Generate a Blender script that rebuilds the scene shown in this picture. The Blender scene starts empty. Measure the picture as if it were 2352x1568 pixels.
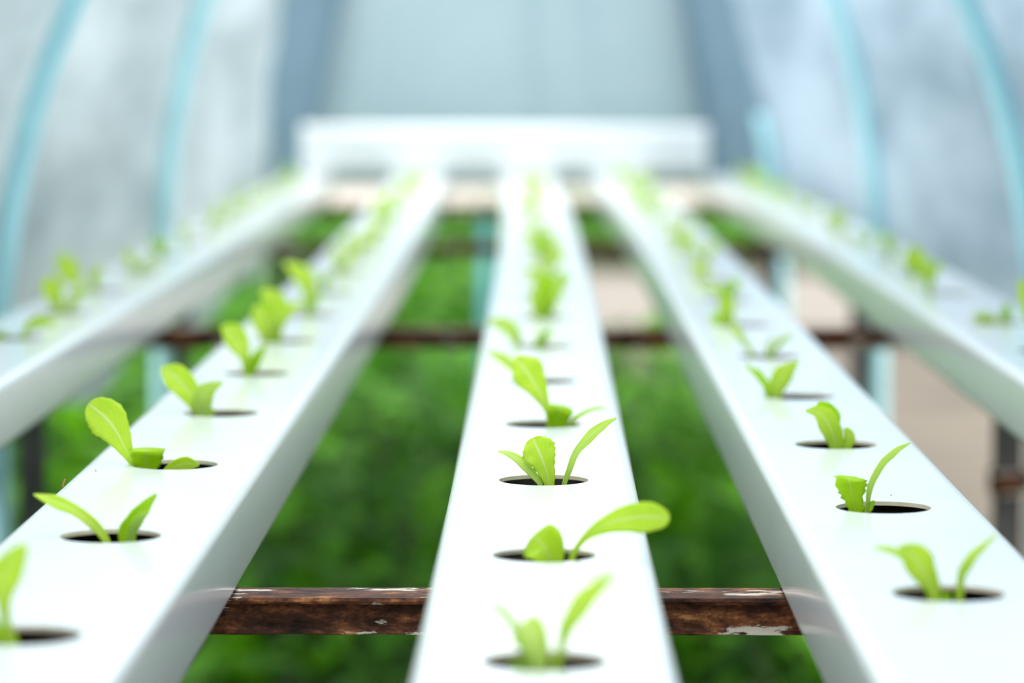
import bpy, bmesh, math, random
from mathutils import Vector, Matrix, noise

sc = bpy.context.scene
C = sc.collection
random.seed(7)

# ---------------------------------------------------------------- camera
EYE = 0.95                       # eye height above the ground
FPX = 8000.0                     # focal length in pixels of a 2352 x 1568 frame
cam_d = bpy.data.cameras.new('camera')
cam_d.sensor_width = 36.0
cam_d.lens = FPX / 2352 * 36.0
cam_d.clip_start = 0.05
cam_d.clip_end = 300
cam_d.dof.use_dof = True
cam_d.dof.focus_distance = 1.875
cam_d.dof.aperture_fstop = 5.6
cam = bpy.data.objects.new('camera', cam_d)
cam.location = (0, 0, EYE)
cam.rotation_euler = (math.radians(90 - 4.673), 0, math.radians(0.494))
C.objects.link(cam)
sc.camera = cam

# ---------------------------------------------------------------- light
world = bpy.data.worlds.new('overcast_sky')
sc.world = world
world.use_nodes = True
nt = world.node_tree
nt.nodes.clear()
wo = nt.nodes.new('ShaderNodeOutputWorld')
bg = nt.nodes.new('ShaderNodeBackground')
tc = nt.nodes.new('ShaderNodeTexCoord')
sx = nt.nodes.new('ShaderNodeSeparateXYZ')
rp = nt.nodes.new('ShaderNodeValToRGB')
nt.links.new(tc.outputs['Generated'], sx.inputs[0])
nt.links.new(sx.outputs['Z'], rp.inputs[0])
# dimming added to the sky behind the camera (-Y), to keep front faces darker
ry = nt.nodes.new('ShaderNodeValToRGB')
ry.color_ramp.elements[0].position = 0.0
ry.color_ramp.elements[0].color = (0.50, 0.51, 0.51, 1)
ry.color_ramp.elements[1].position = 0.45
ry.color_ramp.elements[1].color = (1, 1, 1, 1)
my = nt.nodes.new('ShaderNodeMath'); my.operation = 'MULTIPLY_ADD'
my.inputs[1].default_value = 0.5; my.inputs[2].default_value = 0.5
mc = nt.nodes.new('ShaderNodeMix'); mc.data_type = 'RGBA'; mc.blend_type = 'MULTIPLY'
mc.inputs['Factor'].default_value = 1.0
nt.links.new(sx.outputs['Y'], my.inputs[0])
nt.links.new(my.outputs[0], ry.inputs[0])
nt.links.new(rp.outputs[0], mc.inputs[6]); nt.links.new(ry.outputs[0], mc.inputs[7])
nt.links.new(mc.outputs[2], bg.inputs['Color'])
nt.links.new(bg.outputs[0], wo.inputs['Surface'])
rp.color_ramp.elements[0].position = 0.0
rp.color_ramp.elements[0].color = (0.40, 0.49, 0.55, 1)   # low sky dimmed to cut the side light under the table
rp.color_ramp.elements[1].position = 0.42
rp.color_ramp.elements[1].color = (1.0, 1.0, 1.0, 1)
# brighter towards the zenith, as under thin high cloud
mz = nt.nodes.new('ShaderNodeMapRange')
mz.inputs['From Min'].default_value = 0.25; mz.inputs['From Max'].default_value = 0.85
mz.inputs['To Min'].default_value = 1.0; mz.inputs['To Max'].default_value = 2.6
nt.links.new(sx.outputs['Z'], mz.inputs['Value'])
nt.links.new(mz.outputs[0], bg.inputs['Strength'])

sc.view_settings.view_transform = 'Standard'
sc.view_settings.look = 'None'
sc.view_settings.gamma = 1.0
sc.view_settings.use_curve_mapping = False
sc.view_settings.exposure = 1.45
sc.cycles.use_denoising = True
sc.cycles.max_bounces = 10
sc.cycles.transparent_max_bounces = 16

from mathutils import Euler
ROT = Euler((math.radians(90 - 4.673), 0, math.radians(0.494))).to_matrix()


def P(px, py, Y):
    """The point at depth Y (metres along the rows) seen at a pixel of the photograph."""
    d = ROT @ Vector(((px - 1176) / FPX, -(py - 784) / FPX, -1.0))
    return Vector((0, 0, EYE)) + d * (Y / d.y)


# ---------------------------------------------------------------- helpers
def tag(o, label=None, cat=None, group=None, kind=None):
    if label: o['label'] = label
    if cat: o['category'] = cat
    if group: o['group'] = group
    if kind: o['kind'] = kind
    return o


def empty(name, loc):
    o = bpy.data.objects.new(name, None)
    o.empty_display_size = 0.02
    o.location = loc
    C.objects.link(o)
    return o


def mesh_obj(name, verts, faces, mats, parent=None, smooth=False, fmat=None, uvs=None, base=None):
    """One mesh object; verts in world space, re-based on parent or BASE."""
    off = Vector(base) if base is not None else (parent.matrix_basis.translation.copy() if parent else Vector())
    if parent and parent.parent:
        off = off + parent.parent.matrix_basis.translation
    if parent and base is None:
        pass
    me = bpy.data.meshes.new(name)
    me.from_pydata([tuple(Vector(v) - off) for v in verts], [], faces)
    if not isinstance(mats, (list, tuple)): mats = [mats]
    for m in mats: me.materials.append(m)
    if fmat:
        me.polygons.foreach_set('material_index', fmat)
    if smooth:
        me.polygons.foreach_set('use_smooth', [True] * len(me.polygons))
    if uvs:
        l = me.uv_layers.new(name='UVMap')
        for p in me.polygons:
            for li in p.loop_indices:
                l.data[li].uv = uvs[me.loops[li].vertex_index]
    me.update()
    o = bpy.data.objects.new(name, me)
    C.objects.link(o)
    if parent:
        o.parent = parent
    else:
        o.location = off
    return o


def extrude_profile(prof, x0, x1, fn=None, cap=True):
    """Profile of (y, z) points swept along X."""
    n = len(prof)
    v = [(x0, a, b) for a, b in prof] + [(x1, a, b) for a, b in prof]
    f = [(i, (i + 1) % n, n + (i + 1) % n, n + i) for i in range(n)]
    if cap:
        f += [tuple(range(n - 1, -1, -1)), tuple(range(n, 2 * n))]
    return v, f


def box(x0, x1, y0, y1, z0, z1):
    v = [(x, y, z) for z in (z0, z1) for y in (y0, y1) for x in (x0, x1)]
    f = [(0, 2, 3, 1), (4, 5, 7, 6), (0, 1, 5, 4), (2, 6, 7, 3), (0, 4, 6, 2), (1, 3, 7, 5)]
    return v, f


def tube(path, r, n=16, cap=True):
    v, f = [], []
    m = len(path)
    for i, p in enumerate(path):
        a = path[max(0, i - 1)]; b = path[min(m - 1, i + 1)]
        t = (Vector(b) - Vector(a)).normalized()
        up = Vector((0, 1, 0)) if abs(t.y) < 0.9 else Vector((0, 0, 1))
        s = t.cross(up).normalized(); u = s.cross(t).normalized()
        for k in range(n):
            an = 2 * math.pi * k / n
            v.append(tuple(Vector(p) + s * (r * math.cos(an)) + u * (r * math.sin(an))))
    for i in range(m - 1):
        for k in range(n):
            f.append((i * n + k, i * n + (k + 1) % n, (i + 1) * n + (k + 1) % n, (i + 1) * n + k))
    if cap:
        f.append(tuple(range(n - 1, -1, -1)))
        f.append(tuple(range((m - 1) * n, m * n)))
    return v, f


# ---------------------------------------------------------------- materials
def new_mat(name):
    m = bpy.data.materials.new(name)
    m.use_nodes = True
    nt = m.node_tree
    return m, nt, nt.nodes, nt.links, nt.nodes['Principled BSDF']


def ramp(nodes, stops):
    r = nodes.new('ShaderNodeValToRGB')
    e = r.color_ramp.elements
    while len(e) < len(stops): e.new(0.5)
    for el, (p, c) in zip(e, stops):
        el.position = p; el.color = (*c, 1)
    return r


def noise_node(nodes, links, scale, detail=4, rough=0.55, coord='Object', stretch=None):
    t = nodes.new('ShaderNodeTexCoord')
    n = nodes.new('ShaderNodeTexNoise')
    n.inputs['Scale'].default_value = scale
    n.inputs['Detail'].default_value = detail
    n.inputs['Roughness'].default_value = rough
    src = t.outputs[coord]
    if stretch:
        mp = nodes.new('ShaderNodeMapping')
        mp.inputs['Scale'].default_value = stretch
        links.new(src, mp.inputs[0]); src = mp.outputs[0]
    links.new(src, n.inputs['Vector'])
    return n


def mat_pvc():
    m, nt, N, L, b = new_mat('white_pvc')
    n = noise_node(N, L, 6, 5, 0.6)
    r = ramp(N, [(0.3, (0.80, 0.84, 0.85)), (0.6, (0.87, 0.89, 0.89))])
    L.new(n.outputs['Fac'], r.inputs[0]); L.new(r.outputs[0], b.inputs['Base Color'])
    b.inputs['Roughness'].default_value = 0.16
    b.inputs['IOR'].default_value = 1.5
    return m


def mat_plain(name, col, rough=0.5, var=0.12, scale=12):
    m, nt, N, L, b = new_mat(name)
    n = noise_node(N, L, scale, 4)
    r = ramp(N, [(0.3, tuple(c * (1 - var) for c in col)), (0.7, tuple(min(1, c * (1 + var)) for c in col))])
    L.new(n.outputs['Fac'], r.inputs[0]); L.new(r.outputs[0], b.inputs['Base Color'])
    b.inputs['Roughness'].default_value = rough
    return m


def mat_rust():
    m, nt, N, L, b = new_mat('rusty_iron')
    n1 = noise_node(N, L, 95, 9, 0.72, stretch=(0.45, 1, 1))
    r1 = ramp(N, [(0.36, (0.016, 0.009, 0.007)), (0.49, (0.072, 0.029, 0.017)), (0.59, (0.22, 0.083, 0.035)), (0.69, (0.58, 0.27, 0.10))])
    L.new(n1.outputs['Fac'], r1.inputs[0])
    n2 = noise_node(N, L, 48, 8, 0.66, stretch=(0.30, 1, 1))
    r2 = ramp(N, [(0.572, (0, 0, 0)), (0.595, (1, 1, 1))])
    L.new(n2.outputs['Fac'], r2.inputs[0])
    mx = N.new('ShaderNodeMix'); mx.data_type = 'RGBA'
    L.new(r2.outputs[0], mx.inputs['Factor'])
    L.new(r1.outputs[0], mx.inputs[6])
    mx.inputs[7].default_value = (0.62, 0.56, 0.47, 1)
    L.new(mx.outputs[2], b.inputs['Base Color'])
    b.inputs['Roughness'].default_value = 0.62
    b.inputs['Specular IOR Level'].default_value = 0.12
    bp = N.new('ShaderNodeBump'); bp.inputs['Strength'].default_value = 0.5; bp.inputs['Distance'].default_value = 0.002
    L.new(n1.outputs['Fac'], bp.inputs['Height']); L.new(bp.outputs[0], b.inputs['Normal'])
    return m


def mat_leaf(name, c0, c1, rib):
    m, nt, N, L, b = new_mat(name)
    uv = N.new('ShaderNodeUVMap')
    sp = N.new('ShaderNodeSeparateXYZ'); L.new(uv.outputs[0], sp.inputs[0])
    # distance from the midrib, u runs -1..1 as 0..1
    a = N.new('ShaderNodeMath'); a.operation = 'SUBTRACT'; a.inputs[1].default_value = 0.5
    L.new(sp.outputs[0], a.inputs[0])
    ab = N.new('ShaderNodeMath'); ab.operation = 'ABSOLUTE'; L.new(a.outputs[0], ab.inputs[0])
    rr = ramp(N, [(0.02, (1, 1, 1)), (0.055, (0, 0, 0))])
    L.new(ab.outputs[0], rr.inputs[0])
    # slanting side veins
    mu = N.new('ShaderNodeMath'); mu.operation = 'MULTIPLY_ADD'
    L.new(ab.outputs[0], mu.inputs[0]); mu.inputs[1].default_value = -0.9; L.new(sp.outputs[1], mu.inputs[2])
    si = N.new('ShaderNodeMath'); si.operation = 'MULTIPLY'; si.inputs[1].default_value = 52
    L.new(mu.outputs[0], si.inputs[0])
    sn = N.new('ShaderNodeMath'); sn.operation = 'SINE'; L.new(si.outputs[0], sn.inputs[0])
    rv = ramp(N, [(0.90, (0, 0, 0)), (1.0, (0.45, 0.45, 0.45))])
    L.new(sn.outputs[0], rv.inputs[0])
    mxv = N.new('ShaderNodeMath'); mxv.operation = 'MAXIMUM'
    L.new(rr.outputs[0], mxv.inputs[0]); L.new(rv.outputs[0], mxv.inputs[1])
    n = noise_node(N, L, 60, 3)
    rc = ramp(N, [(0.35, c0), (0.65, c1)])
    L.new(n.outputs['Fac'], rc.inputs[0])
    mx = N.new('ShaderNodeMix'); mx.data_type = 'RGBA'
    L.new(mxv.outputs[0], mx.inputs['Factor']); L.new(rc.outputs[0], mx.inputs[6])
    mx.inputs[7].default_value = (*rib, 1)
    L.new(mx.outputs[2], b.inputs['Base Color'])
    b.inputs['Roughness'].default_value = 0.42
    b.inputs['Specular IOR Level'].default_value = 0.3
    tr = N.new('ShaderNodeBsdfTranslucent'); L.new(mx.outputs[2], tr.inputs['Color'])
    ms = N.new('ShaderNodeMixShader'); ms.inputs[0].default_value = 0.55
    L.new(b.outputs[0], ms.inputs[1]); L.new(tr.outputs[0], ms.inputs[2])
    bp = N.new('ShaderNodeBump'); bp.inputs['Strength'].default_value = 0.35; bp.inputs['Distance'].default_value = 0.0008
    L.new(mxv.outputs[0], bp.inputs['Height']); L.new(bp.outputs[0], b.inputs['Normal'])
    L.new(ms.outputs[0], N['Material Output'].inputs['Surface'])
    return m


def mat_film(name, c0, c1, clear=0.10, scale=3.2, trans=0.55):
    m, nt, N, L, b = new_mat(name)
    n = noise_node(N, L, scale, 5, 0.6, stretch=(1, 0.28, 1.6))
    r = ramp(N, [(0.32, c0), (0.62, c1)])
    L.new(n.outputs['Fac'], r.inputs[0]); L.new(r.outputs[0], b.inputs['Base Color'])
    b.inputs['Roughness'].default_value = 0.35
    tr = N.new('ShaderNodeBsdfTranslucent'); L.new(r.outputs[0], tr.inputs['Color'])
    tp = N.new('ShaderNodeBsdfTransparent'); tp.inputs['Color'].default_value = (0.93, 0.96, 0.97, 1)
    m1 = N.new('ShaderNodeMixShader'); m1.inputs[0].default_value = trans
    L.new(b.outputs[0], m1.inputs[1]); L.new(tr.outputs[0], m1.inputs[2])
    m2 = N.new('ShaderNodeMixShader'); m2.inputs[0].default_value = clear
    L.new(m1.outputs[0], m2.inputs[1]); L.new(tp.outputs[0], m2.inputs[2])
    L.new(m2.outputs[0], N['Material Output'].inputs['Surface'])
    return m


def mat_weed():
    m, nt, N, L, b = new_mat('weed_leaf')
    at = N.new('ShaderNodeAttribute'); at.attribute_name = 'tint'
    r = ramp(N, [(0.0, (0.010, 0.040, 0.006)), (0.45, (0.034, 0.135, 0.006)), (0.8, (0.11, 0.34, 0.004)), (1.0, (0.14, 0.22, 0.03))])
    L.new(at.outputs['Fac'], r.inputs[0]); L.new(r.outputs[0], b.inputs['Base Color'])
    b.inputs['Roughness'].default_value = 0.75
    b.inputs['Specular IOR Level'].default_value = 0.15
    tr = N.new('ShaderNodeBsdfTranslucent'); L.new(r.outputs[0], tr.inputs['Color'])
    ms = N.new('ShaderNodeMixShader'); ms.inputs[0].default_value = 0.4
    L.new(b.outputs[0], ms.inputs[1]); L.new(tr.outputs[0], ms.inputs[2])
    L.new(ms.outputs[0], N['Material Output'].inputs['Surface'])
    return m


M = dict(
    pvc=mat_pvc(),
    rim=mat_plain('backlit_pvc_edge', (0.94, 0.76, 0.56), 0.6, 0.15, 80),  # tan colour stands in for light passing through the cut PVC
    inside=mat_plain('dark_channel_inside', (0.045, 0.030, 0.020), 0.45, 0.6, 60),  # mottled dark brown for the inner skin
    rust=mat_rust(),
    post=mat_plain('dark_iron', (0.075, 0.068, 0.066), 0.6, 0.4, 25),
    pipe=mat_plain('blue_pipe', (0.50, 0.86, 0.93), 0.35, 0.10, 10),
    pipe_shaded=mat_plain('shaded_blue_pipe', (0.16, 0.56, 0.66), 0.35, 0.10, 10),  # blue pipe again, with the shade under the table in its colour
    leaf=mat_leaf('lettuce_leaf', (0.66, 0.87, 0.06), (0.76, 0.92, 0.11), (0.84, 0.94, 0.45)),
    leaf2=mat_leaf('deep_lettuce_leaf', (0.55, 0.81, 0.012), (0.63, 0.86, 0.025), (0.66, 0.84, 0.16)),
    leaf3=mat_leaf('pale_lettuce_leaf', (0.67, 0.86, 0.17), (0.75, 0.91, 0.23), (0.84, 0.94, 0.48)),
    film_l=mat_film('clear_film_left', (0.40, 0.46, 0.475), (0.66, 0.715, 0.73), 0.08),
    film_r=mat_film('clear_film_right', (0.325, 0.415, 0.48), (0.57, 0.655, 0.72), 0.08),
    curtain=mat_film('blue_grey_net', (0.20, 0.31, 0.38), (0.26, 0.38, 0.46), 0.12, 2.0, 0.4),
    flap=mat_film('pale_film', (0.48, 0.59, 0.62), (0.54, 0.63, 0.665), 0.06, 2.5),
    weed=mat_weed(),
    sand=mat_plain('sandy_ground', (0.056, 0.044, 0.028), 0.95, 0.5, 2.2),  # darker than the sand itself: shade of the tunnel put into the colour
    slab_worn=mat_plain('worn_concrete', (0.115, 0.100, 0.082), 0.9, 0.25, 3),
    slab=mat_plain('pale_concrete', (0.24, 0.215, 0.185), 0.9, 0.10, 3),
    twig=mat_plain('dry_twig', (0.50, 0.24, 0.07), 0.7, 0.2, 200),
    speck=mat_plain('soil_speck', (0.06, 0.05, 0.04), 0.9, 0.2, 200),
)

# ---------------------------------------------------------------- setting: ground
g = []
gf = []
NX, NY = 40, 80
for j in range(NY + 1):
    for i in range(NX + 1):
        x = -14 + 28 * i / NX; y = -3 + 63 * (j / NY) ** 1.5
        g.append((x, y, 0.02 * noise.noise(Vector((x * 1.3, y * 1.3, 0)))))
for j in range(NY):
    for i in range(NX):
        a = j * (NX + 1) + i
        gf.append((a, a + 1, a + NX + 2, a + NX + 1))
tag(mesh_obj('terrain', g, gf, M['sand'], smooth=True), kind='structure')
for (xa, xb, ya, yb) in ((0.10, 1.9, 11.5, 14.2), (-9, 9, 19.6, 40)):
    v, f = box(xa, xb, ya, yb, -0.05, 0.05)
    tag(mesh_obj('concrete_pavement', v, f, M['slab' if ya > 15 else 'slab_worn'], base=((xa + xb) / 2, ya, 0)), kind='structure')


# ---------------------------------------------------------------- channels
TOP = EYE - 0.232               # top face of the channels
CH, CW, CR, CT = 0.050, 0.1020, 0.0065, 0.0021
Y0, Y1 = 0.95, 6.95
HR = 0.0246                      # hole radius


def bend(y):
    t = max(0.0, y - 3.3) / 3.57
    return -0.030 * t * t


HOLES = {   # row: centre line x, hole depths (metres from the lens)
    'one': (-0.437, [2.29, 2.58, 2.87, 3.157, 3.45]),
    'two': (-0.2115, [1.385, 1.677, 1.974, 2.263, 2.549, 2.842, 3.13, 3.43]),
    'three': (0.001, [1.3276, 1.614, 1.9036, 2.1964, 2.491, 2.791, 3.104, 3.40]),
    'four': (0.1765, [1.499, 1.788, 2.081, 2.379, 2.698, 3.018, 3.32]),
    'five': (0.400, [2.45, 2.75, 3.05, 3.42]),
}
for k, (x, hs) in HOLES.items():
    while hs[-1] + 0.30 < Y1 - 0.17:
        hs.append(hs[-1] + 0.297)


def build_channel(x0, hs, label, hx=0.0):
    V, F, FM = [], [], []

    def add(p):
        V.append((x0 + p[0] + bend(p[1]), p[1], TOP + p[2])); return len(V) - 1

    hw = CW / 2; s = hw - CR
    # outer skin without the flat top
    prof = []
    for (cx, cz, a0) in ((s, -CR, 90), (s, -CH + CR, 0), (-s, -CH + CR, -90), (-s, -CR, -180)):
        for k in range(7):
            a = math.radians(a0 - 15 * k)
            prof.append((cx + CR * math.cos(a), cz + CR * math.sin(a)))
    ys = [Y0]
    while ys[-1] < Y1 - 0.25: ys.append(ys[-1] + 0.2)
    ys.append(Y1)
    ring = []
    for y in ys:
        ring.append([add((px, y, pz)) for px, pz in prof])
    n = len(prof)
    for j in range(len(ys) - 1):
        for i in range(n - 1):
            F.append((ring[j][i], ring[j][i + 1], ring[j + 1][i + 1], ring[j + 1][i])); FM.append(0)
    F.append(tuple(ring[-1])); FM.append(0)
    F.append(tuple(reversed(ring[0]))); FM.append(0)
    # inner skin
    iw = hw - CT
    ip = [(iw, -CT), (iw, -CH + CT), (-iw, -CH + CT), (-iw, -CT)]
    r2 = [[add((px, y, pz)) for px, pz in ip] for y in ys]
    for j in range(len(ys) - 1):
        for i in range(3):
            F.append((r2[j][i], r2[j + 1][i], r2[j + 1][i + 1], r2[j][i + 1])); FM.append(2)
    # flat top with the planting holes
    cuts = []
    prev = Y0
    SQ = s

    def quad(ya, yb):
        m = max(1, int((yb - ya) / 0.15))
        for q in range(m):
            a = ya + (yb - ya) * q / m; b_ = ya + (yb - ya) * (q + 1) / m
            for z, mt, fl in ((0, 0, False), (-CT, 2, True)):
                i = [add((-s, a, z)), add((s, a, z)), add((s, b_, z)), add((-s, b_, z))]
                F.append(tuple(reversed(i)) if fl else tuple(i)); FM.append(mt)
    for h in hs:
        quad(prev, h - SQ)
        NS = 48
        rings = []
        for z in (0, -CT):
            circ, sq = [], []
            for k in range(NS):
                a = 2 * math.pi * k / NS
                c_, s_ = math.cos(a), math.sin(a)
                m = SQ / max(abs(c_), abs(s_))
                circ.append(add((hx + HR * c_, h + HR * s_, z)))
                sq.append(add((m * c_, h + m * s_, z)))
            rings.append((circ, sq))
        for k in range(NS):
            k2 = (k + 1) % NS
            c0, q0 = rings[0]; c1, q1 = rings[1]
            F.append((c0[k], q0[k], q0[k2], c0[k2])); FM.append(0)
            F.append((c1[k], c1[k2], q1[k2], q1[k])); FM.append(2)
            F.append((c0[k], c0[k2], c1[k2], c1[k])); FM.append(1)
        prev = h + SQ
    quad(prev, Y1)
    base = Vector((x0, Y0, TOP - CH))
    o = mesh_obj('growing_channel', V, F, [M['pvc'], M['rim'], M['inside']], fmat=FM, base=base)
    me = o.data
    bm = bmesh.new(); bm.from_mesh(me)
    bmesh.ops.remove_doubles(bm, verts=bm.verts, dist=1e-5)
    bm.to_mesh(me); bm.free()
    for p in me.polygons:
        p.use_smooth = p.material_index == 0 and abs(p.normal.z) < 0.999 and abs(p.normal.y) < 0.5
    me.set_sharp_from_angle(angle=math.radians(40))
    tag(o, label, 'channel', 'white hydroponic growing channels')
    return o


CH_LABEL = {
    'one': 'white growing channel along the left film, leftmost of the five',
    'two': 'white growing channel second from the left, showing its right side face',
    'three': 'white growing channel in the middle, seen straight on with no side face',
    'four': 'white growing channel just right of the middle one, showing its left side face',
    'five': 'white growing channel along the right film, rightmost of the five',
}
for k, (x, hs) in HOLES.items():
    build_channel(x, hs, CH_LABEL[k], 0.002 if k == 'two' else 0.0)

# ---------------------------------------------------------------- table frame
BT = TOP - CH
frame = empty('table_frame', (0, 1.8, 0))
tag(frame, 'rusty iron table frame of crossbars and legs carrying the white channels', 'table frame')


def crossbar(yf, xa, xb):
    # top flange, set-back web, small bottom lip, swept across the table with a slightly eaten lower edge
    V, F = [], []
    prof = [(0.000, 0.0), (0.036, 0.0), (0.036, -0.0034), (0.0095, -0.0034), (0.0095, -0.0185), (0.004, -0.0200),
            (0.002, -0.0195), (0.0045, -0.0160), (0.0052, -0.0038), (0.000, -0.0034), (-0.0008, -0.0018)]
    n = len(prof)
    steps = max(2, int((xb - xa) / 0.012))
    for j in range(steps + 1):
        x = xa + (xb - xa) * j / steps
        for k, (a, b) in enumerate(prof):
            w = 0.0006 * noise.noise(Vector((x * 60, k * 3.1, yf))) if k in (5, 6, 9, 10) else 0
            V.append((x, yf + a + w, BT + b + w))
    for j in range(steps):
        for i in range(n):
            F.append((j * n + i, j * n + (i + 1) % n, (j + 1) * n + (i + 1) % n, (j + 1) * n + i))
    F.append(tuple(range(n - 1, -1, -1))); F.append(tuple(range(steps * n, (steps + 1) * n)))
    return mesh_obj('crossbar', V, F, M['rust'], frame)


def angle_leg(x, y, side):
    w, t, top = 0.028, 0.004, BT - 0.0195
    pr = [(0, 0), (w * side, 0), (w * side, t), (t * side, t), (t * side, w), (0, w)]
    V = [(x + a, y + b, z) for z in (0, top) for a, b in pr]
    n = 6
    F = [(i, (i + 1) % n, n + (i + 1) % n, n + i) for i in range(n)] + [tuple(range(n - 1, -1, -1)), tuple(range(n, 2 * n))]
    leg = mesh_obj('leg', V, F, M['post'], frame)
    return leg


BARS = [1.804, 3.60, 5.28, 6.69]
for i, yb in enumerate(BARS):
    crossbar(yb, *((-0.548, 0.500) if i < 3 else (-0.515, 0.425)))
for yb, xl, xr in ((3.604, -0.545, 0.472), (5.284, -0.562, 0.471), (6.694, -0.515, 0.425)):
    angle_leg(xl, yb, 1)
    lg = angle_leg(xr, yb, 1)
    if yb < 4:
        v, f = box(xr - 0.003, xr + 0.036, yb - 0.004, yb + 0.034, EYE - 0.455, EYE - 0.430)
        c = mesh_obj('clamp', v, f, M['rust'], lg)
        c.location = (0, 0, 0)
# the blue pipe that props the table at its far end
px_ = -0.108
v, f = tube([(px_, 6.712, 0.0), (px_, 6.712, BT - 0.0195)], 0.0135)
tag(mesh_obj('centre_leg', v, f, M['pipe_shaded'], frame, smooth=True), 'blue pipe leg under the middle channel')

# ---------------------------------------------------------------- tunnel hoops
ZB = EYE - 0.35
# depth, centre x, half width and height on the left, the same on the right
HOOPS = [(3.672, -0.029, 0.549, 0.76, 0.557, 0.78), (5.345, -0.034, 0.552, 0.90, 0.552, 0.90)]
FAR = (6.76, -0.040, 0.498, 1.30, 0.480, 0.85)
HLAB = ['blue pipe hoop of the tunnel nearest the lens, at both picture edges',
        'blue pipe hoop of the tunnel behind the nearest hoop, before the far curtain']
for (yh, cx, a, H, a2, H2), lab in zip(HOOPS, HLAB):
    path = [(cx - a, yh, 0.0), (cx - a, yh, ZB * 0.5)]
    for k in range(41):
        t = math.pi - math.pi * k / 40
        w = (1 - math.cos(math.pi * k / 40)) / 2
        path.append((cx + (a if k < 20 else a2) * math.cos(t), yh, ZB + (H + (H2 - H) * w) * math.sin(t)))
    path += [(cx + a2, yh, ZB * 0.5), (cx + a2, yh, 0.0)]
    v, f = tube(path, 0.0135, 14)
    tag(mesh_obj('tunnel_hoop', v, f, M['pipe'], smooth=True, base=(cx, yh, 0)), lab, 'hoop', 'blue tunnel hoops')

path = [(0.470, 6.772, 0), (0.468, 6.772, EYE - 0.45), (0.452, 6.772, EYE - 0.25), (0.434, 6.772, EYE - 0.15), (0.424, 6.772, EYE - 0.11)]
v, f = tube(path, 0.0135, 14)
tag(mesh_obj('tunnel_post', v, f, M['pipe'], smooth=True, base=(0.470, 6.772, 0)), 'short blue pipe post at the far end of the rightmost channel', 'post')


def hoop_at(y, side):
    hs = [(1.9, -0.025, 0.56, 0.76, 0.57, 0.78)] + HOOPS + [FAR]
    k = (1, 2, 3) if side < 0 else (1, 4, 5)
    if y <= hs[0][0]: return [hs[0][i] for i in k]
    if y >= hs[-1][0]: return [hs[-1][i] for i in k]
    for p, q in zip(hs, hs[1:]):
        if y <= q[0]:
            t = (y - p[0]) / (q[0] - p[0]); return [p[i] + (q[i] - p[i]) * t for i in k]


def fold(x, y, z):
    return (0.018 * noise.noise(Vector((y * 0.45 + z * 1.6, z * 2.1, x * 5))) +
            0.008 * noise.noise(Vector((y * 1.2 - z * 3.0, z * 5.0, 7.3 + x))) +
            0.0035 * noise.noise(Vector((y * 3 + z * 7, z * 15, 2.1 + x))))


def side_film(side, zlow, mat, name, label):
    V, F = [], []
    nu, nv = 90, 170
    for j in range(nv + 1):
        y = -0.6 + (7.07 + 0.6) * j / nv
        cx, a, H = hoop_at(y, side)
        hem = zlow + 0.018 * math.sin(y * 5.0) + 0.02 * noise.noise(Vector((y * 2, 0, side)))
        for i in range(nu + 1):
            z = hem + (0.50 - hem) * i / nu
            zp = max(0, z - (ZB - EYE)) / (H + 0.035)
            r = (a + 0.022) * math.sqrt(max(0.05, 1 - zp * zp))
            d = fold(side, y, z)
            # pulled taut over the hoops, slack in between
            near = min(abs(y - h[0]) for h in HOOPS)
            d *= min(1.0, 0.15 + near / 0.35)
            V.append((cx + side * (r + abs(d) * 0.6 + d), y, EYE + z))
    for j in range(nv):
        for i in range(nu):
            q = j * (nu + 1) + i
            F.append((q, q + 1, q + nu + 2, q + nu + 1))
    o = mesh_obj(name, V, F, mat, smooth=True, base=(side * 0.57, 4.4, EYE + zlow))
    tag(o, label, 'plastic film')
    md = o.modifiers.new('thickness', 'SOLIDIFY'); md.thickness = 0.0006
    return o


side_film(-1, -0.44, M['film_l'], 'tunnel_film', 'milky plastic film stretched over the blue hoops on the left')
side_film(1, -0.31, M['film_r'], 'tunnel_film', 'milky bluish plastic film stretched over the blue hoops on the right')


def sheet(name, fx, y, z0, z1, mat, label, cat, amp, freq, base):
    V, F = [], []
    nu, nv = 80, 30
    for j in range(nv + 1):
        z = z0 + (z1 - z0) * j / nv
        a, b = fx(z)
        for i in range(nu + 1):
            t = i / nu
            x = a + (b - a) * t
            V.append((x, y + amp * math.sin(t * freq + 0.6 * math.sin(z * 5)) * (0.6 + 0.4 * math.sin(t * freq * 0.37)), EYE + z))
    for j in range(nv):
        for i in range(nu):
            q = j * (nu + 1) + i
            F.append((q, q + 1, q + nu + 2, q + nu + 1))
    o = mesh_obj(name, V, F, mat, smooth=True, base=base)
    md = o.modifiers.new('thickness', 'SOLIDIFY'); md.thickness = 0.0008
    return tag(o, label, cat)


def arch_x(z):
    cx, a, H, a2, H2 = FAR[1:]
    zz = max(0, z - (ZB - EYE))
    return (cx - a * math.sqrt(max(0.02, 1 - (zz / H) ** 2)) - 0.08,
            cx + a2 * math.sqrt(max(0.02, 1 - (zz / (H2 + 0.1)) ** 2)) + 0.08)


def flap_x(z):
    # narrows upward
    t = (z + 0.21) / 0.35
    return -0.475 + 0.075 * t, 0.335 - 0.055 * t



for sd, lab in ((0, 'dark blue grey curtain strip at the far end, left of the pale film panel'),
                (1, 'dark blue grey curtain strip at the far end, right of the pale film panel')):
    def strip_x(z, sd=sd):
        a, b = arch_x(z); c, d = flap_x(z)
        return (a, c + 0.03) if sd == 0 else (d - 0.03, b)
    sheet('end_curtain', strip_x, 7.16, -0.27, 0.50, M['curtain'], lab, 'curtain', 0.006, 16, ((-0.5, 0.4)[sd], 7.16, EYE - 0.27))

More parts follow.
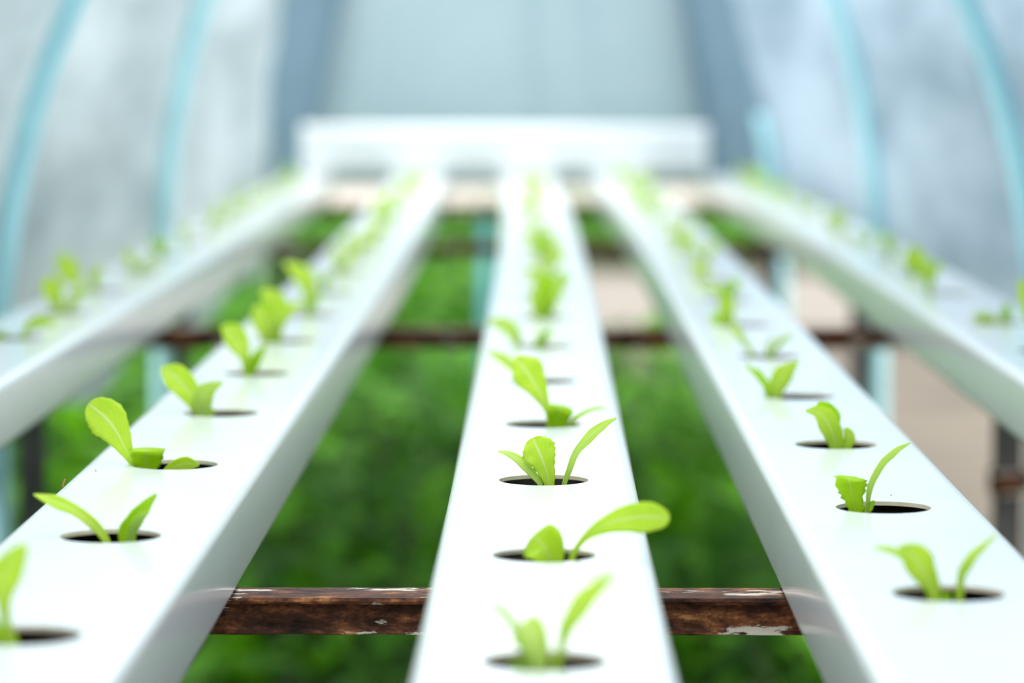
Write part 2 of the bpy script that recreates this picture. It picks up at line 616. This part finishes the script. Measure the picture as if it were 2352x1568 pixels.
sheet('end_flap', flap_x, 7.12, -0.265, 0.46, M['flap'],
      'pale translucent film panel hanging between the two dark end curtains', 'plastic film', 0.010, 34, (0, 7.09, EYE - 0.215))

# white trough lying across the channel ends
prof = []
hy, hz, rr = 0.042, 0.048, 0.016
for (cy, cz, a0) in ((hy - rr, hz - rr, 90), (hy - rr, -hz + rr, 0), (-hy + rr, -hz + rr, -90), (-hy + rr, hz - rr, -180)):
    for k in range(7):
        a = math.radians(a0 - 15 * k)
        prof.append((6.885 + cy + rr * math.cos(a), TOP + hz + 0.0005 + cz + rr * math.sin(a)))
tr_root = empty('cross_trough', (-0.07, 6.885, TOP))
tag(tr_root, 'white trough lying across the far ends of the channels', 'trough')
v, f = extrude_profile(prof, -0.465, 0.318)
mesh_obj('trough_body', v, f, M['pvc'], tr_root)
for xa, xb in ((-0.472, -0.452), (0.305, 0.325)):
    pp = [(6.885 + (a - 6.885) * 1.06, TOP + 0.0505 + (b - TOP - 0.0505) * 1.035) for a, b in prof]
    v, f = extrude_profile(pp, xa, xb)
    mesh_obj('end_cap', v, f, M['pvc'], tr_root)


# ---------------------------------------------------------------- seedlings
def catmull(pts, n, ease=1.0):
    out = []
    p = [pts[0]] + list(pts) + [pts[-1]]
    segs = len(pts) - 1
    for k in range(n + 1):
        t = segs * (1 - (1 - k / n) ** ease)          # denser towards the tip
        i = min(int(t), segs - 1); u = t - i
        q = []
        for c in range(len(pts[0])):
            a, b, d, e = p[i][c], p[i + 1][c], p[i + 2][c], p[i + 3][c]
            q.append(0.5 * (2 * b + (d - a) * u + (2 * a - 5 * b + 4 * d - e) * u * u + (3 * b - a - 3 * d + e) * u ** 3))
        out.append(q)
    return out


def leaf_mesh(root, mid, mat, fold=0.25, roll=0.0, teeth=0.0, seed=0, nL=24, nU=8, tip=True):
    """MID: list of (point, half width in metres) from base to tip."""
    rnd = random.Random(seed)
    w_tip = mid[-1][1] / max(w for _, w in mid)
    if tip and w_tip > 0.2:
        mid = mid[:-1] + [(mid[-1][0] + (mid[-1][0] - mid[-2][0]).normalized() * 0.3 * mid[-1][1], mid[-1][1])]
    pts = catmull([(*p, w) for p, w in mid], nL, 1.6 if tip else 1.0)
    V, F, U = [], [], []
    tr = math.tan(math.radians(min(roll, 45)))
    for k, q in enumerate(pts):
        c = Vector(q[:3]); w = max(q[3], 0.0003)
        tt = 1 - (1 - k / nL) ** 1.6
        if tip and w_tip > 0.2 and tt > 0.74:
            w *= math.sqrt(max(0.004, 1 - ((tt - 0.74) / 0.26) ** 2))
        a = Vector(pts[max(0, k - 1)][:3]); b = Vector(pts[min(nL, k + 1)][:3])
        T = (b - a).normalized()
        s_new = Vector((T.z, 0, -T.x))
        if k == 0 or s_new.length > 0.55: side = s_new.normalized()
        Wd = side + Vector((0, tr, 0))
        nrm = Wd.cross(T).normalized()
        if nrm.y > 0: nrm = -nrm
        tj = (teeth * w * (0.5 if k % 2 else -0.35) * (0.6 + 0.8 * rnd.random())) if 1 < k < nL - 1 else 0
        for i in range(nU + 1):
            u = -1 + 2 * i / nU
            ww = w + (tj if abs(u) == 1 else 0)
            wave = 0.10 * w * math.sin(k * 1.1 + seed) * abs(u) ** 2
            p = c + Wd * (u * ww) + nrm * ((fold * w * abs(u) ** 1.6 + wave) * min(1.0, s_new.length) ** 2)
            V.append(p); U.append((i / nU, 1 - (1 - k / nL) ** 1.6))
    for k in range(nL):
        for i in range(nU):
            q = k * (nU + 1) + i
            F.append((q, q + 1, q + nU + 2, q + nU + 1))
    o = mesh_obj('leaf', V, F, mat, root, smooth=True, uvs=U)
    md = o.modifiers.new('thickness', 'SOLIDIFY'); md.thickness = 0.00045; md.offset = 0
    return o


def seedling(row, i, label):
    x0, hs = HOLES[row]
    y = hs[i]
    r = empty('lettuce_seedling', (x0 + bend(y), y, TOP - 0.016))
    tag(r, label, 'seedling', 'lettuce seedlings in the channel holes')
    return r, y


seedn = [0]


def traced(row, i, label, leaves):
    """LEAVES: (pixel midrib, half widths in px, options) - each turned into a leaf standing in its hole."""
    root, y = seedling(row, i, label)
    for pts, ws, opt in leaves:
        seedn[0] += 1
        lean = opt.get('lean', random.uniform(-0.006, 0.006))
        n = len(pts)
        mid = []
        y = root.location.y + opt.get('dy', 0.0)
        bx, by = pts[0]
        if not opt.get('free'):
            # the stalk runs on below the rim into the hole
            b0 = P(bx + (0.5 * (bx - pts[1][0])) * 0.3, by + 0.013 * FPX / y, y)
            mid.append((b0, ws[0] * y / FPX * 0.7))
        for k, ((px, py), w) in enumerate(zip(pts, ws)):
            yy = y + lean * (k / (n - 1)) ** 1.5
            mid.append((P(px, py, yy), w * yy / FPX))
        if opt.get('curl'):
            # the tip folds over, away from the lens
            (px, py), w, cl = pts[-1], ws[-1], opt['curl']
            s_ = 1 if cl > 0 else -1
            yy = y + lean
            mid.append((P(px + cl * 0.25, py - 7, yy + 0.006), w * 0.88 * yy / FPX))
            mid.append((P(px + cl * 0.5, py - 9, yy + 0.012), w * 0.5 * yy / FPX))
        leaf_mesh(root, mid, M[opt.get('mat', 'leaf')], opt.get('fold', 0.25), opt.get('roll', 20), opt.get('teeth', 0.0), seedn[0])
    return root


D = dict(mat='leaf2')
T_ = dict(teeth=0.13)
# middle channel
traced('three', 0, 'blurred seedling in the lowest hole of the middle channel', [
    ([(1275, 1538), (1288, 1485), (1306, 1425), (1345, 1368), (1414, 1306)], [10, 10, 21, 26, 2], dict(roll=40)),
    ([(1240, 1540), (1234, 1492), (1218, 1458), (1206, 1440)], [16, 28, 42, 38], dict(mat='leaf3', lean=0.01, curl=-20)),
    ([(1212, 1520), (1186, 1450), (1152, 1402), (1106, 1380)], [7, 9, 9, 3], dict(mat='leaf3', lean=-0.012, roll=60)),
    ([(1205, 1548), (1188, 1530), (1172, 1518)], [12, 13, 3], dict(D))])
traced('three', 1, 'seedling with one broad leaf reaching over the right edge of the middle channel', [
    ([(1312, 1287), (1338, 1240), (1385, 1207), (1440, 1190), (1492, 1186), (1528, 1190)], [7, 8, 19, 33, 38, 35], dict(fold=0.15, roll=10, lean=-0.008)),
    ([(1263, 1300), (1258, 1274), (1247, 1254), (1238, 1243)], [26, 40, 50, 48], dict(D, fold=0.45, lean=0.008, curl=-30))])
traced('three', 2, 'sharp seedling with a veined middle leaf and a long thin right leaf', [
    ([(1243, 1117), (1222, 1088), (1196, 1060), (1170, 1043), (1144, 1036)], [5, 8, 9, 6, 1], dict(mat='leaf3', roll=65, fold=0.1, lean=0.004)),
    ([(1262, 1118), (1257, 1090), (1247, 1060), (1236, 1034), (1227, 1014)], [11, 18, 29, 40, 32], dict(T_, fold=0.2, roll=12, lean=0.004)),
    ([(1295, 1116), (1308, 1075), (1325, 1035), (1355, 1000), (1385, 975), (1416, 960)], [5, 7, 8, 12, 9, 1], dict(mat='leaf3', roll=60, fold=0.15, lean=-0.002))])
traced('three', 3, 'seedling with a tall leaning leaf and a short cup shaped leaf in the middle channel', [
    ([(1259, 952), (1248, 920), (1229, 885), (1208, 852), (1186, 828)], [6, 13, 27, 38, 22], dict(fold=0.2, lean=0.008)),
    ([(1279, 986), (1280, 964), (1285, 939)], [18, 21, 28], dict(D, fold=0.5, curl=6)),
    ([(1306, 980), (1324, 957), (1350, 943), (1374, 936), (1393, 940)], [5, 6, 5, 4, 1], dict(mat='leaf3', roll=65))])
traced('three', 4, 'seedling mostly hidden behind the tall leaning leaf, thin leaf tip showing', [
    ([(1215, 882), (1180, 845), (1150, 822), (1120, 806)], [6, 9, 10, 2], dict(roll=40)),
    ([(1222, 882), (1222, 868), (1228, 860)], [7, 9, 3], dict())])
traced('three', 5, 'seedling with one leaf curving left and a small one beside it', [
    ([(1190, 800), (1180, 768), (1156, 746), (1120, 737)], [6, 15, 17, 3], dict(mat='leaf3', roll=30)),
    ([(1234, 800), (1245, 776), (1264, 756)], [9, 11, 2], dict(D, roll=40))])
traced('three', 6, 'seedling with a stacked upright cluster beyond the left curving leaf', [
    ([(1238, 732), (1234, 705), (1236, 682), (1245, 655)], [10, 14, 23, 16], dict()),
    ([(1250, 720), (1258, 680), (1254, 640), (1256, 620)], [8, 15, 14, 6], dict(D)),
    ([(1262, 725), (1285, 665), (1312, 630)], [5, 8, 3], dict(mat='leaf3', roll=50))])
# second channel from the left
traced('two', 0, 'blurred seedling cut by the left picture edge, lowest in its channel', [
    ([(30, 1490), (14, 1430), (8, 1370), (14, 1312), (55, 1254)], [15, 10, 18, 38, 24], dict(roll=20, lean=-0.01)),
    ([(10, 1490), (-14, 1440), (-40, 1400)], [10, 14, 6], dict(D))])
traced('two', 1, 'seedling with two strap leaves spreading apart in a V', [
    ([(246, 1250), (215, 1205), (170, 1172), (125, 1152), (78, 1135)], [7, 10, 11, 13, 4], dict(roll=55, lean=-0.006)),
    ([(290, 1250), (291, 1216), (308, 1190), (328, 1165), (359, 1134)], [17, 20, 19, 15, 3], dict(D, fold=0.4, roll=30)),
    ([(300, 1230), (315, 1195), (345, 1172)], [6, 10, 3], dict(mat='leaf3', roll=40))])
traced('two', 2, 'seedling with a big round tipped leaf leaning over the left edge', [
    ([(307, 1074), (291, 1037), (269, 995), (243, 960), (212, 935)], [6, 15, 32, 46, 40], dict(fold=0.15, roll=10, teeth=0.05, lean=0.004)),
    ([(336, 1084), (335, 1058), (336, 1037)], [20, 30, 37], dict(D, fold=0.5, teeth=0.2, curl=8)),
    ([(376, 1088), (400, 1072), (430, 1064), (456, 1068)], [4, 14, 17, 7], dict(fold=0.2, roll=10))])
traced('two', 3, 'seedling of two wide leaves opening left and right', [
    ([(458, 958), (446, 920), (422, 886), (397, 862), (374, 846)], [10, 20, 28, 29, 14], dict(fold=0.25, lean=0.004)),
    ([(468, 958), (462, 922), (476, 894), (513, 877)], [14, 24, 20, 2], dict(mat='leaf3', fold=0.3)),
    ([(482, 955), (484, 944), (478, 938)], [8, 9, 4], dict(mat='leaf3'))])
traced('two', 4, 'seedling with a tall rounded leaf and a narrow leaf to its right', [
    ([(566, 862), (562, 826), (549, 792), (531, 766), (508, 752)], [8, 10, 24, 25, 8], dict(lean=0.005)),
    ([(578, 861), (580, 836), (591, 815), (614, 790)], [6, 14, 12, 3], dict(D, roll=35))])
traced('two', 5, 'bushy seedling of three broad leaves', [
    ([(617, 787), (612, 757), (605, 730), (588, 706)], [12, 24, 31, 16], dict()),
    ([(628, 785), (634, 735), (655, 712), (697, 695)], [8, 22, 18, 3], dict()),
    ([(640, 760), (632, 700), (605, 668)], [8, 26, 14], dict(dy=0.012))])
traced('two', 6, 'seedling with one blurred leaf bent to the left', [
    ([(704, 716), (704, 672), (696, 636), (654, 603)], [5, 10, 22, 9], dict()),
    ([(715, 716), (720, 690), (735, 672)], [6, 10, 3], dict(D))])
# second channel from the right
traced('four', 0, 'nearest seedling of its channel with a paddle leaf and a thin right leaf', [
    ([(2148, 1388), (2138, 1345), (2118, 1308), (2098, 1278), (2068, 1256)], [13, 20, 32, 35, 14], dict(fold=0.2, lean=-0.004)),
    ([(2120, 1330), (2075, 1280), (2040, 1262), (2006, 1257)], [4, 8, 7, 2], dict(mat='leaf3', roll=50, free=True, dy=0.01)),
    ([(2200, 1388), (2205, 1335), (2216, 1298), (2246, 1262), (2290, 1227)], [10, 10, 15, 11, 2], dict(roll=50)),
    ([(2172, 1388), (2173, 1360)], [12, 7], dict(D))])
traced('four', 1, 'sharp seedling with a toothed fan leaf and a long grass like leaf', [
    ([(1963, 1181), (1960, 1150), (1954, 1122), (1951, 1104)], [16, 21, 33, 36], dict(D, teeth=0.25, fold=0.35, curl=20)),
    ([(1991, 1170), (2000, 1110), (2025, 1065), (2056, 1035), (2091, 1016)], [4, 8, 9, 8, 1], dict(mat='leaf3', roll=60)),
    ([(1984, 1183), (1994, 1165), (2008, 1150)], [10, 11, 4], dict(D))])
traced('four', 2, 'compact seedling with leaves folded to the left', [
    ([(1920, 1033), (1913, 1000), (1899, 968), (1880, 947), (1850, 943)], [13, 22, 25, 16, 2], dict(teeth=0.1)),
    ([(1912, 1000), (1907, 958), (1880, 930)], [8, 22, 16], dict(D, dy=0.01)),
    ([(1940, 1033), (1950, 1005), (1942, 984)], [14, 14, 8], dict())])
traced('four', 3, 'seedling with a pointed right leaf and a narrow left leaf', [
    ([(1778, 912), (1786, 880), (1802, 855), (1834, 829)], [14, 22, 22, 2], dict(roll=15)),
    ([(1768, 912), (1756, 882), (1740, 860), (1713, 839)], [10, 9, 9, 2], dict(D, roll=45))])
traced('four', 4, 'spindly seedling with three thin pale stalks', [
    ([(1732, 822), (1710, 785), (1682, 748)], [4, 7, 12], dict(mat='leaf3')),
    ([(1766, 822), (1764, 795), (1782, 766)], [4, 5, 2], dict(mat='leaf3')),
    ([(1768, 822), (1790, 786), (1822, 764)], [4, 8, 3], dict(mat='leaf3', roll=50))])
traced('four', 5, 'seedling with a small left leaf and an upright yellow green leaf', [
    ([(1675, 750), (1667, 715), (1670, 688)], [12, 17, 22], dict()),
    ([(1668, 748), (1652, 735), (1630, 728)], [6, 13, 8], dict(D)),
    ([(1672, 720), (1650, 670), (1606, 662)], [4, 8, 5], dict(mat='leaf3', free=True, dy=0.02))])
# outer channels
traced('five', 1, 'seedling cut by the right picture edge', [
    ([(2385, 806), (2372, 750), (2356, 690), (2346, 645)], [8, 12, 18, 14], dict()),
    ([(2400, 806), (2412, 760), (2430, 735)], [8, 14, 4], dict())])
traced('five', 2, 'low seedling with a flat leaf and a short upright leaf', [
    ([(2290, 742), (2262, 728), (2236, 730)], [5, 10, 7], dict()),
    ([(2308, 744), (2309, 718), (2318, 698)], [9, 13, 5], dict(D))])
traced('five', 3, 'seedling with a tall leaf tilted left in the right hand channel', [
    ([(2134, 676), (2128, 635), (2114, 602), (2090, 570)], [8, 13, 18, 16], dict()),
    ([(2134, 660), (2142, 620), (2168, 604)], [6, 13, 4], dict())])
traced('one', 2, 'seedling cut by the left edge with one arched leaf', [
    ([(52, 780), (64, 752), (90, 738), (126, 740)], [4, 9, 14, 8], dict(roll=10)),
    ([(-12, 780), (-4, 770), (18, 772)], [6, 10, 5], dict(D))])
traced('one', 3, 'seedling with a rounded upright leaf next to the left film', [
    ([(132, 724), (128, 692), (118, 664), (104, 642)], [7, 15, 25, 16], dict()),
    ([(148, 724), (172, 682), (197, 656)], [4, 12, 7], dict(mat='leaf3'))])
traced('one', 4, 'tall seedling with its leaf against the left film', [
    ([(200, 672), (178, 650), (158, 622), (138, 585)], [5, 9, 25, 16], dict(dy=0.0)),
    ([(222, 672), (216, 640), (232, 605)], [5, 13, 6], dict(mat='leaf3'))])

ROWNAME = {'one': 'leftmost channel', 'two': 'second channel from the left', 'three': 'middle channel',
           'four': 'second channel from the right', 'five': 'rightmost channel'}
ORD = ['first', 'second', 'third', 'fourth', 'fifth', 'sixth', 'seventh', 'eighth', 'ninth', 'tenth', 'eleventh', 'twelfth',
       'thirteenth', 'fourteenth', 'fifteenth', 'sixteenth', 'seventeenth', 'eighteenth', 'nineteenth', 'twentieth']
FIRST_GENERIC = {'one': 5, 'two': 7, 'three': 7, 'four': 6, 'five': 4}
FIRST_SEEN = {'one': 2, 'two': 0, 'three': 0, 'four': 0, 'five': 1}
for row, (x0, hs) in HOLES.items():
    for i in range(FIRST_GENERIC[row], len(hs)):
        lab = 'blurred pale green seedling in the %s visible hole of the %s' % (ORD[i - FIRST_SEEN[row]], ROWNAME[row])
        root, y = seedling(row, i, lab)
        rnd = random.Random(hash((x0, i)) & 0xffff)
        cx = root.location.x + rnd.uniform(-0.010, 0.006)
        k = rnd.choice([1, 2, 2, 3])
        a0 = rnd.uniform(0, 6.28)
        for q in range(k):
            seedn[0] += 1
            an = a0 + q * 6.28 / k + rnd.uniform(-0.4, 0.4)
            h = rnd.uniform(0.012, 0.031); out = rnd.uniform(0.010, 0.026); w = rnd.uniform(0.0035, 0.0075)
            dx, dy = math.cos(an), 0.7 * math.sin(an)
            mid = [(Vector((cx + dx * 0.002, y + dy * 0.002, TOP - 0.014)), 0.0015),
                   (Vector((cx + dx * 0.004, y + dy * 0.004, TOP + 0.002)), 0.0022),
                   (Vector((cx + dx * out * 0.45, y + dy * out * 0.45, TOP + h * 0.55)), w * 0.75),
                   (Vector((cx + dx * out * 0.8, y + dy * out * 0.8, TOP + h * 0.9)), w),
                   (Vector((cx + dx * out, y + dy * out, TOP + h)), w * 0.35)]
            leaf_mesh(root, mid, M[rnd.choice(['leaf', 'leaf', 'leaf2', 'leaf3'])], 0.25, rnd.uniform(-15, 25), 0.0, seedn[0], 12, 6)

# ---------------------------------------------------------------- small things on the channels
v, f = tube([P(144, 1118, 1.885), P(145, 1110, 1.885), P(149, 1100, 1.885)], 0.0005, 8)
tag(mesh_obj('dry_twig', v, f, M['twig'], base=P(144, 1118, 1.885)), 'tiny orange twig stuck on the edge beside the sharp left seedlings', 'twig')


def speck(px, py, r, lab):
    y = 0.232 * FPX / (py - 130)
    p = P(px, py, y); p.z = TOP + r * 0.3
    bm = bmesh.new()
    bmesh.ops.create_icosphere(bm, subdivisions=2, radius=r)
    for vv in bm.verts:
        vv.co *= 1 + 0.4 * noise.noise(vv.co / r * 1.3)
        vv.co.z *= 0.45
    me = bpy.data.meshes.new('soil_speck'); bm.to_mesh(me); bm.free()
    me.materials.append(M['speck'])
    o = bpy.data.objects.new('soil_speck', me); o.location = p; C.objects.link(o)
    tag(o, lab, 'soil')


speck(220, 1085, 0.0006, 'tiny dark soil speck in front of the big round tipped leaf')
speck(2047, 1140, 0.0005, 'tiny soil speck behind the hole of the toothed seedling')

# ---------------------------------------------------------------- weeds under the table
def weeds(name, label, n, region, hmin, hmax, seed, lmin, lmax, keep):
    rnd = random.Random(seed)
    V, F, TV = [], [], []
    made = 0
    while made < n:
        x = rnd.uniform(region[0], region[1]); y = rnd.uniform(region[2], region[3])
        if not keep(x, y, rnd): continue
        made += 1
        dens = noise.noise(Vector((x * 1.4, y * 0.9, seed)))
        h = (hmin + (hmax - hmin) * rnd.random()) * (0.75 + 0.7 * max(-0.4, dens)) * (0.55 if x > 0 and 7.3 < y < 12 else 1)
        L = rnd.uniform(lmin, lmax)
        w = L * rnd.uniform(0.10, 0.24)
        an = rnd.uniform(0, 6.283)
        tilt = rnd.uniform(-0.15, 1.1)
        d = Vector((math.cos(an) * math.cos(tilt), math.sin(an) * math.cos(tilt), math.sin(tilt)))
        s = Vector((-math.sin(an), math.cos(an), 0)) * w
        b = Vector((x, y, max(0.0, h - L * math.sin(tilt) * 0.5)))
        i0 = len(V)
        droop = Vector((0, 0, -L * rnd.uniform(0.05, 0.35)))
        V += [b, b + d * L * 0.35 + s * 0.8, b + d * L * 0.35 - s * 0.8, b + d * L * 0.7 + s + droop * 0.4, b + d * L * 0.7 - s + droop * 0.4, b + d * L + droop]
        F += [(i0, i0 + 2, i0 + 1), (i0 + 1, i0 + 2, i0 + 4, i0 + 3), (i0 + 3, i0 + 4, i0 + 5)]
        tint = min(1, max(0, 0.42 + 0.55 * noise.noise(Vector((x * 2.2, y * 1.6, 9.0))) + rnd.uniform(-0.28, 0.28)))
        TV += [tint] * 6
        # a stalk down to the soil
        if rnd.random() < 0.35:
            i0 = len(V)
            q = Vector((x + rnd.uniform(-.03, .03), y + rnd.uniform(-.03, .03), 0))
            V += [q + Vector((-.002, 0, 0)), q + Vector((.002, 0, 0)), b + Vector((.002, 0, 0)), b + Vector((-.002, 0, 0))]
            F += [(i0, i0 + 1, i0 + 2, i0 + 3)]
            TV += [tint] * 4
    o = mesh_obj(name, V, F, M['weed'], smooth=True, base=((region[0] + region[1]) / 2, (region[2] + region[3]) / 2, 0))
    at = o.data.attributes.new('tint', 'FLOAT', 'POINT')
    at.data.foreach_set('value', TV)
    return tag(o, label, 'weeds', kind='stuff')


def keep_table(x, y, r):
    edge = 0.50 + 0.18 * noise.noise(Vector((y * 0.8, 3.0, 0)))
    if x > edge: return False
    if y > 8.8 + 0.5 * noise.noise(Vector((x * 3, 1.0, 0))) and x > 0.0: return False
    return True


weeds('weed_patch', 'lush green weeds growing on the ground under the table', 15000, (-1.7, 0.95, 2.4, 12.5), 0.02, 0.36, 3, 0.06, 0.17, keep_table)
weeds('grass_strip', 'bright green grass strip on the ground beyond the far end of the table', 6000, (-2.2, 2.4, 15.5, 19.0), 0.01, 0.22, 5, 0.08, 0.2, lambda x, y, r: True)
